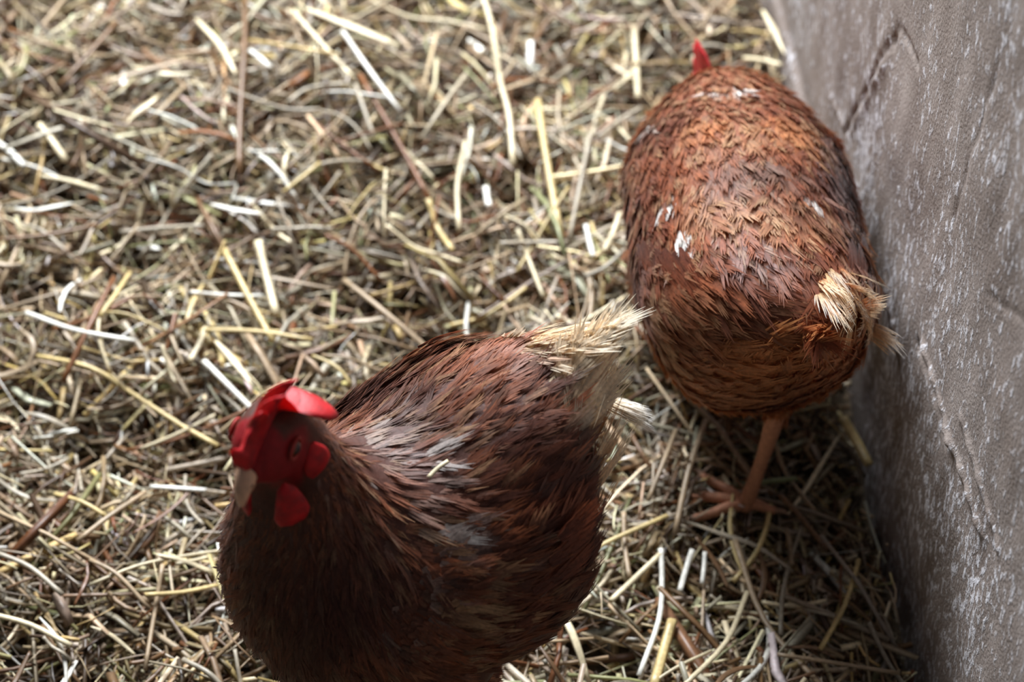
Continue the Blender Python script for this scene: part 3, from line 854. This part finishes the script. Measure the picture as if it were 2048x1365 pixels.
    # ---- tail feathers, one by one
    for (p, d, nrm, L, W, cv, cr, ct) in tail:
        p = np.array([p], float); d = np.array([d], float); d /= np.linalg.norm(d); nrm = np.array([nrm], float)
        nrm = nrm - d * (nrm * d).sum(); nrm /= np.linalg.norm(nrm)
        Vf, Qf, Cf = feathers(p, d, nrm, np.array([L]), np.array([W]), np.array([0.0]), cv, np.array([cr]), np.array([ct]), 17, 7, *colour['vane'])
        link('tail_feather', mesh_np('tail_feather', Vf, Qf, col=Cf), M_FEATHER, root)
    # ---- head furniture, built on the straight head and turned with it
    def H(P):
        return bird.warp(np.asarray(P, float), np.zeros(np.shape(P)[:-1]))
    hs = headset
    ex, ez = hs['eye']; bx, bz = hs['beak']; fx, fz = hs['dir']       # facing direction in the side view
    F2 = np.array([fx, fz]) / math.hypot(fx, fz); U2 = np.array([-F2[1], F2[0]])
    bd = np.array(hs.get('bdir', hs['dir'])); bd = bd / np.linalg.norm(bd); bu = np.array([-bd[1], bd[0]])
    def loc3(a, y, h, o=(ex, ez)):
        q = np.array(o) + (F2 * a + U2 * h if o == (ex, ez) else bd * a + bu * h)
        return np.array([q[0], y, q[1]])
    for sg in (1, -1):
        me = bpy.data.meshes.new('eye'); bm = bmesh.new()
        bmesh.ops.create_uvsphere(bm, u_segments=20, v_segments=14, radius=.0054)
        cpos = loc3(0, sg * (hs['w'] - .0014), 0)
        H0 = H(cpos[None])[0]
        bm.to_mesh(me); bm.free()
        cols = np.repeat(lin(120, 52, 20)[None], len(me.vertices), 0)
        co = np.array([v.co[:] for v in me.vertices])
        yawd = bird.hy
        out = np.array([-math.sin(yawd) * sg, math.cos(yawd) * sg, 0])
        fr = (co / .0054) @ out
        cols[fr > .74] = lin(8, 6, 6)
        a = me.attributes.new('tint', 'FLOAT_COLOR', 'POINT'); a.data.foreach_set('color', cols.astype(np.float32).ravel())
        me.polygons.foreach_set('use_smooth', np.ones(len(me.polygons), bool))
        e = link('eye', me, M_EYE, root); e.location = H0
        # bare rim of the eyelid
        rim = [loc3(.0068 * math.cos(q), sg * (hs['w'] + .0012), .0060 * math.sin(q)) for q in np.linspace(0, 2 * math.pi, 17)]
        Vt, Qt, Tt = tube(H(np.array(rim)), [.0011] * 17, 7)
        link('eyelid', mesh_np('eyelid', Vt, Qt, Tt, np.repeat(lin(176, 62, 56)[None], len(Vt), 0)), M_SKIN, root)
        # wattle
        wv = []
        ring = 16
        for i, f in enumerate(np.linspace(0, 1, 14)):
            wd_ = hs['wat_w'] * np.interp(f, [0, .15, .4, .72, .92, 1], [.03, .5, .78, 1.0, .72, .05]) / 2
            thk = .0034 * np.interp(f, [0, .15, .8, 1], [.1, 1.1, 1.0, .1])
            c0 = loc3(hs['wat_a'], sg * .0085, hs['wat_h']) + np.array([.002 * f, sg * (.004 + .004 * math.sin(f * 2)), -hs['wat_l'] * f])
            if hs.get('hang'):
                c0 = loc3(hs['wat_a'], sg * .0085, hs['wat_h']) + np.array(hs['hang']) * hs['wat_l'] * f + np.array([0, sg * .005, 0])
            for k in range(ring):
                a = 2 * math.pi * k / ring
                wv.append(c0 + np.array([math.cos(a) * wd_ * .72 + math.sin(a) * thk * .69, sg * (math.sin(a) * thk * .72 - math.cos(a) * wd_ * .69), 0]))
        Qt = [[i * ring + k, i * ring + (k + 1) % ring, (i + 1) * ring + (k + 1) % ring, (i + 1) * ring + k] for i in range(13) for k in range(ring)]
        link('wattle', mesh_np('wattle', H(np.array(wv)), Qt), M_RED, root)
        # earlobe
        lv = []
        for i, f in enumerate(np.linspace(0, 1, 12)):
            r = math.sin(math.pi * np.clip(f, .02, .98)) ** .7
            c0 = loc3(-.011, sg * (hs['w'] + .0030 + .003 * math.sin(f * 3)), -.018) + np.array([.003 * f, 0, -.030 * f])
            for k in range(12):
                a = 2 * math.pi * k / 12
                lv.append(c0 + np.array([math.cos(a) * .0085 * r, math.sin(a) * .0038 * r - sg * math.cos(a) * .004 * r, 0]))
        Qt = [[i * 12 + k, i * 12 + (k + 1) % 12, (i + 1) * 12 + (k + 1) % 12, (i + 1) * 12 + k] for i in range(11) for k in range(12)]
        link('earlobe', mesh_np('earlobe', H(np.array(lv)), Qt), M_RED, root)
        # nostril
        nv_ = [loc3(.0035, sg * .0054, .0035, (bx, bz)), loc3(.0060, sg * .0052, .0030, (bx, bz)), loc3(.0085, sg * .0046, .0022, (bx, bz))]
        Vt, Qt, Tt = tube(H(np.array(nv_)), [.0006, .0011, .0006], 6)
        link('nostril', mesh_np('nostril', Vt, Qt, Tt, np.repeat(lin(60, 36, 30)[None], len(Vt), 0)), M_HORN, root)
    # beak: two hooked mandibles
    bagb = Bag()
    up_ = [loc3(-.010, 0, .002, (bx, bz)), loc3(0, 0, .0025, (bx, bz)), loc3(.009, 0, .0015, (bx, bz)), loc3(.017, 0, -.0025, (bx, bz)), loc3(.0205, 0, -.0075, (bx, bz))]
    Vt, Qt, Tt = tube(H(np.array(up_)), [.0082, .0072, .0055, .0033, .0007], 12); bagb.add(Vt, Qt, Tt, lin(240, 190, 156))
    dn = [loc3(-.010, 0, -.0055, (bx, bz)), loc3(0, 0, -.0058, (bx, bz)), loc3(.009, 0, -.0060, (bx, bz)), loc3(.0155, 0, -.0066, (bx, bz))]
    Vt, Qt, Tt = tube(H(np.array(dn)), [.0062, .0052, .0036, .0008], 10); bagb.add(Vt, Qt, Tt, lin(224, 172, 138))
    link('beak', bagb.mesh('beak'), M_HORN, root)
    # comb: thin upright blade with points
    pr = np.array(comb['profile'], float)          # along (forward +), base height, top height
    ns, nt_ = 90, 9
    s_ = np.linspace(0, 1, ns)
    xs = np.interp(s_, np.linspace(0, 1, len(pr)), pr[:, 0]); hb = np.interp(s_, np.linspace(0, 1, len(pr)), pr[:, 1]); ht = np.interp(s_, np.linspace(0, 1, len(pr)), pr[:, 2])
    shear = np.interp(s_, np.linspace(0, 1, len(pr)), pr[:, 3])
    cv = []
    for sd in (1, -1):
        for i in range(ns):
            edge = min(1, 6 * s_[i] + .15, 6 * (1 - s_[i]) + .15)
            for k in range(nt_):
                f = k / (nt_ - 1)
                h = hb[i] + (ht[i] - hb[i]) * f
                thk = (.0048 * (1 - f) ** .6 + .0016 * (1 - f ** 6)) * edge
                Hh = max(ht[i] - hb[i], 0) * f
                al = float(np.interp(s_[i], [q[0] for q in comb['lean']], [q[1] for q in comb['lean']])) * (.4 + .6 * f)
                y = Hh * math.sin(al) + comb['wave'] * math.sin(s_[i] * 7) * f
                h = hb[i] + Hh * math.cos(al)
                cv.append(loc3(xs[i] + shear[i] * f, y + sd * thk, h))
    Qc = []
    o2 = ns * nt_
    for i in range(ns - 1):
        for k in range(nt_ - 1):
            a = i * nt_ + k
            Qc.append([a, a + nt_, a + nt_ + 1, a + 1]); Qc.append([o2 + a, o2 + a + 1, o2 + a + nt_ + 1, o2 + a + nt_])
        a = i * nt_ + nt_ - 1; Qc.append([a, a + nt_, o2 + a + nt_, o2 + a])
        a = i * nt_; Qc.append([a, o2 + a, o2 + a + nt_, a + nt_])
    for k in range(nt_ - 1):
        a = k; Qc.append([a, a + 1, o2 + a + 1, o2 + a]); a = (ns - 1) * nt_ + k; Qc.append([a, o2 + a, o2 + a + 1, a + 1])
    link('comb', mesh_np('comb', H(np.array(cv)), Qc), M_RED, root)
    return root

def skin_at(bird, loc, heading, size, px, py):
    """the point of the bird's coat that the camera sees at a pixel"""
    U, V_ = np.meshgrid(np.linspace(0, bird.n - 1, 260), np.linspace(-math.pi, math.pi, 200), indexing='ij')
    P = bird.surf(U, V_, bird.wing_off(U, V_)).reshape(-1, 3)
    c, s_ = math.cos(heading), math.sin(heading)
    Wd = np.stack([P[:, 0] * c - P[:, 1] * s_, P[:, 0] * s_ + P[:, 1] * c, P[:, 2]], -1) * size + np.array(loc) - CAM
    d = Wd @ FW
    e = np.hypot(1024 + FPX * (Wd @ RT) / d - px, 682.5 - FPX * (Wd @ UP) / d - py)
    near = e < 9
    if not near.any():
        return P[e.argmin()]
    i = np.nonzero(near)[0]
    return P[i[d[i].argmin()]]

# ---- hen facing out, head up
ST1 = [
    (.128, .392, .126, .374, .008), (.116, .404, .113, .360, .0160), (.098, .408, .100, .348, .0200), (.074, .398, .096, .328, .0225),
    (.056, .368, .102, .302, .029), (.042, .332, .112, .262, .040), (.026, .304, .122, .212, .056), (.000, .292, .114, .158, .074),
    (-.026, .294, .078, .115, .089), (-.050, .302, .024, .095, .096), (-.073, .309, -.030, .098, .096), (-.091, .313, -.076, .120, .090),
    (-.106, .315, -.104, .160, .073), (-.119, .318, -.118, .222, .041), (-.131, .322, -.130, .268, .015)]
bird1 = Bird(ST1, math.radians(39), .07, 0.0, -.1, (7.4, 11.1, .75, 1.80, .013))

def col1(u, v, P, N_):
    r = rng.random(N_)
    a = np.abs(v)
    base = mixc(np.repeat(BR[None], N_, 0), DK2, rng.uniform(.1, 1, N_))
    base = np.where((r > .86)[:, None], mixc(base, GREY, .5 * np.ones(N_)), base)
    tip = mixc(np.repeat(BR2[None], N_, 0), DK2, rng.uniform(.1, 1, N_))
    pale = rng.random(N_) < np.interp(u, [0, 4, 6, 7, 9, 15], [.04, .06, .30, .24, .20, .16])
    tip = np.where(pale[:, None], mixc(tip, BUF, rng.uniform(.2, .65, N_)), tip)
    tl = sstep(u + rng.normal(0, .3, N_), 11.1, 12.3) * (a < 2.2)
    base = mixc(base, BUF, tl * .8); tip = mixc(tip, CRM, tl)
    base = mixc(base, DOWN, .25 * np.ones(N_))
    return base, tip

tail1 = []
for k in range(46):
    side = 1 if k % 2 else -1; r = k // 2 / 22
    uk = np.array(11.7 + 1.6 * random.random()); vk = np.array(side * (.05 + 1.45 * r))
    p = bird1.surf(uk, vk, np.array(-.001)); tk = bird1.tang(uk, vk); nk = bird1.normal(uk, vk)
    d = tk * .6 + nk * .05 + np.array([-.62, 0, .42 - .42 * r]) + np.array([random.uniform(-.06, .06) for _ in range(3)])
    tail1.append((p, d, nk, .070 - .020 * r + .014 * random.random(), .018 + .006 * random.random(), 1.2 + random.random(), mixc(CRM[None], BUF, [min(1, .35 + r * .8)])[0], CRM if r < .8 else BUF))
comb1 = dict(wave=.001, lean=[(0, -.12), (.25, .1), (.4, .42), (.70, .55), (.74, 1.3), (.80, 1.6), (1, 2.0)], profile=[
    (.024, .006, .012, 0), (.025, .007, .030, .002), (.024, .008, .043, .001), (.022, .009, .044, .000), (.020, .010, .034, -.002), (.017, .011, .034, -.001), (.014, .012, .038, -.002), (.012, .013, .041, -.002),
    (.009, .014, .046, -.004), (.007, .015, .064, -.007), (.005, .015, .060, -.007), (.003, .016, .043, -.005), (.001, .016, .046, -.006), (-.001, .016, .073, -.010), (-.003, .016, .068, -.010), (-.005, .016, .045, -.006), (-.007, .016, .048, -.007), (-.009, .016, .079, -.013), (-.011, .016, .073, -.013), (-.013, .016, .042, -.006), (-.014, .014, .036, -.003),
    (-.016, .012, .042, -.002), (-.019, .010, .046, -.002), (-.022, .008, .046, -.002), (-.026, .006, .044, -.002), (-.030, .005, .038, -.002), (-.033, .004, .030, -.002), (-.035, .003, .012, -.001)])
headset1 = dict(eye=(.101, .386), beak=(.125, .381), dir=(.90, -.36), bdir=(.76, -.65), w=.0190, wat_w=.024, wat_l=.038, wat_a=.016, wat_h=-.026)
HEAD1, SIZE1 = math.radians(209), 1.03
z1 = -.004
_e = bird1.warp(np.array([.101, .019, .386]), np.array(0.0)) * SIZE1            # left eye, turned with the body
_w = on_plane(588, 897, z1 + _e[2])
h1 = (_w[0] - (_e[0] * math.cos(HEAD1) - _e[1] * math.sin(HEAD1)), _w[1] - (_e[0] * math.sin(HEAD1) + _e[1] * math.cos(HEAD1)))
def hen1_local(p):
    q = (np.array(p) - np.array([h1[0], h1[1], z1])) / SIZE1
    c, s_ = math.cos(HEAD1), math.sin(HEAD1)
    return np.array([q[0] * c + q[1] * s_, -q[0] * s_ + q[1] * c, q[2]])
for k in range(7):
    a_ = hen1_local(on_plane(1205, 792 + 3 * k, .215)); e_ = hen1_local(on_plane(1312 + random.uniform(-6, 12), 815 + 7 * k, .205 - .003 * k))
    tail1.append((a_, e_ - a_, (0, -.3, 1), float(np.linalg.norm(e_ - a_)), .012, 1.0, CRM, WHT))
legs1 = [dict(hip=(-.02, s * .045, .15), knee=(.02, s * .058, .115), hock=(-.035 + x, s * .050, .078), foot=(-.005 + x, s * .052, .0), ang=s * .1) for s, x in ((1, .0), (-1, .025))]
spots1 = [(skin_at(bird1, (h1[0], h1[1], z1), HEAD1, SIZE1, x, y), r, c, k) for x, y, r, c, k in (
    (715, 880, .022, GREY, .45), (760, 860, .025, GREY, .25), (735, 930, .010, WHT, .4), (858, 905, .012, WHT, .4), (855, 950, .014, GREY, .5), (830, 1000, .016, GREY, .4),
    (880, 1070, .012, WHT, .6), (905, 1100, .016, GREY, .55), (930, 1240, .020, BUF, .55), (990, 880, .03, DK2, .7), (1000, 960, .04, DK2, .6), (1150, 1000, .05, DK2, .6), (620, 1180, .06, DK2, .5),
    (1060, 760, .02, DK2, .5), (960, 720, .03, BR2, .4))]
C1 = dict(paletail=1.0, vane=(.2, .2, .9), shade=DK2, light=BR2, down=lin(84, 50, 40), fn=col1, tail=BUF, flight=(DK, BR))
build_hen('brown hen facing out with raised head, bright red comb and cream tail', bird1, (h1[0], h1[1], z1), HEAD1, C1, legs1, tail1,
          dict(n=10, len=.046, cov_len=.9), comb1, headset1, spots1, size=SIZE1)

# ---- hen seen from behind, head down by the wall
ST2 = [
    (.262, .101, .250, .088, .008), (.254, .120, .232, .086, .0155), (.242, .138, .215, .094, .0195), (.224, .156, .195, .094, .023),
    (.204, .176, .180, .090, .031), (.180, .208, .166, .093, .044), (.152, .224, .148, .094, .066), (.115, .236, .118, .090, .082),
    (.072, .253, .076, .085, .087), (.022, .265, .030, .082, .086), (-.038, .274, -.030, .085, .085), (-.084, .279, -.080, .094, .084),
    (-.114, .281, -.118, .112, .077), (-.137, .279, -.146, .150, .060), (-.154, .274, -.163, .200, .038), (-.168, .264, -.171, .236, .013)]
bird2 = Bird(ST2, math.radians(4), .16, math.radians(14), -.05, (7.4, 11.9, .85, 1.55, .009))

def col2(u, v, P, N_):
    a = np.abs(v)
    base = mixc(np.repeat(BR[None], N_, 0), DK, rng.uniform(0, .6, N_))
    tip = mixc(np.repeat(BR2[None], N_, 0), BR, rng.uniform(0, 1, N_))
    pale = rng.random(N_) < np.interp(u, [0, 5, 7, 9, 15], [.1, .4, .42, .26, .18])
    tip = np.where(pale[:, None], mixc(tip, BUF, rng.uniform(.2, .7, N_)), tip)
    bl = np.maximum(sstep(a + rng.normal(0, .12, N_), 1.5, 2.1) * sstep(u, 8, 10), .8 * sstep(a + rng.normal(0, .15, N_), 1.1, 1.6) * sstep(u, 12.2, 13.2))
    tip = mixc(tip, ORG, bl * .9); base = mixc(base, ORG, bl * .7)  # orange-buff belly and rump fluff, with some of its light put into the colour
    base = mixc(base, DOWN, np.interp(u, [5, 7, 9, 11], [.1, .45, .3, .1]))
    return base, tip

tail2 = []
for k in range(34):
    f = k / 33
    uk = np.array(12.3 + 1.8 * random.random()); vk = np.array(-(.10 + 1.5 * f + random.uniform(-.15, .15)))
    p = bird2.surf(uk, vk, np.array(.003)); tk = bird2.tang(uk, vk); nk = bird2.normal(uk, vk)
    d = tk * .8 + nk * random.uniform(.15, .6) + np.array([0, -.35 * (1 - f), .22 - .35 * f]) + np.array([random.uniform(-.28, .28) for _ in range(3)])
    tail2.append((p, d, nk, .034 + .022 * random.random(), .012 + .008 * random.random(), 2 + 5 * random.random(), BUF if k % 4 else ORG, (CRM, WHT, CRM, BUF)[k % 4]))

comb2 = dict(lean=[(0, .25), (1, .25)], wave=.001, profile=[
    (.030, .006, .012, 0), (.026, .008, .022, .002), (.022, .010, .022, 0), (.017, .013, .034, 0), (.012, .015, .032, -.002),
    (.006, .016, .046, -.003), (.001, .017, .042, -.004), (-.004, .017, .058, -.008), (-.009, .017, .050, -.010), (-.014, .017, .062, -.016), (-.020, .018, .054, -.018), (-.028, .022, .048, -.020), (-.034, .026, .034, -.018)])
headset2 = dict(eye=(.232, .117), beak=(.254, .095), dir=(.72, -.69), w=.0190, wat_w=.02, wat_l=.03, wat_a=.014, wat_h=-.02, hang=(.1, 0, -1))
h2 = (.186, -.045)
z2 = -.012
fx = on_plane(1490, 985, z2 + .004)
legs2 = [dict(hip=(-.05, -.045, .15), knee=(-.03, -.045, .14), hock=(-.118, -.020, .105), foot=(-.122, -.004, .002), ang=math.radians(75)),
         dict(hip=(-.01, .045, .15), knee=(.04, .055, .115), hock=(-.02, .050, .080), foot=(.02, .05, .004), ang=0.1)]
spots2 = [(skin_at(bird2, (h2[0], h2[1], z2), math.radians(92), 1.0, x, y), r, c, k) for x, y, r, c, k in (
    (1310, 680, .028, BUF, .6), (1290, 600, .02, BUF, .4), (1480, 740, .05, ORG, .5), (1640, 760, .05, ORG, .4), (1470, 340, .035, DOWN, .45), (1560, 330, .03, DOWN, .4), (1600, 390, .03, DK, .6),
    (1480, 590, .035, DK, .55), (1420, 640, .03, DK, .5), (1500, 250, .03, BUF, .3), (1400, 240, .03, ORG, .4), (1580, 240, .03, ORG, .4),
    (1325, 400, .0085, WHT, 1), (1355, 452, .0085, WHT, 1), (1360, 470, .0085, WHT, 1), (1625, 378, .009, WHT, 1), (1425, 172, .009, WHT, .9), (1475, 165, .009, WHT, .9), (1290, 248, .010, WHT, .9))]
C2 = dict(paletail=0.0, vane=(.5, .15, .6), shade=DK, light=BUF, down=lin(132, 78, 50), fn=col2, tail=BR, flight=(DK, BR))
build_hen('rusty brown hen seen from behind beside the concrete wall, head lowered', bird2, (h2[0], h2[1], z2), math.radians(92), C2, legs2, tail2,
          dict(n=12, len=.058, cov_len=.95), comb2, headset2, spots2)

# ------------------------------------------------------------------ a straw dropped on the hen's back
def hen1_world(px, py, lift):
    P = skin_at(bird1, (h1[0], h1[1], z1), HEAD1, SIZE1, px, py) * SIZE1
    c, s_ = math.cos(HEAD1), math.sin(HEAD1)
    return np.array([P[0] * c - P[1] * s_ + h1[0], P[0] * s_ + P[1] * c + h1[1], P[2] + z1 + lift])
put_stalk([hen1_world(860, 967, .010), hen1_world(880, 951, .010), hen1_world(902, 935, .010)], .0035, PAL['cream'], .6, 'short cream straw dropped on the back of the hen facing out', 'single straws lying on the bedding')
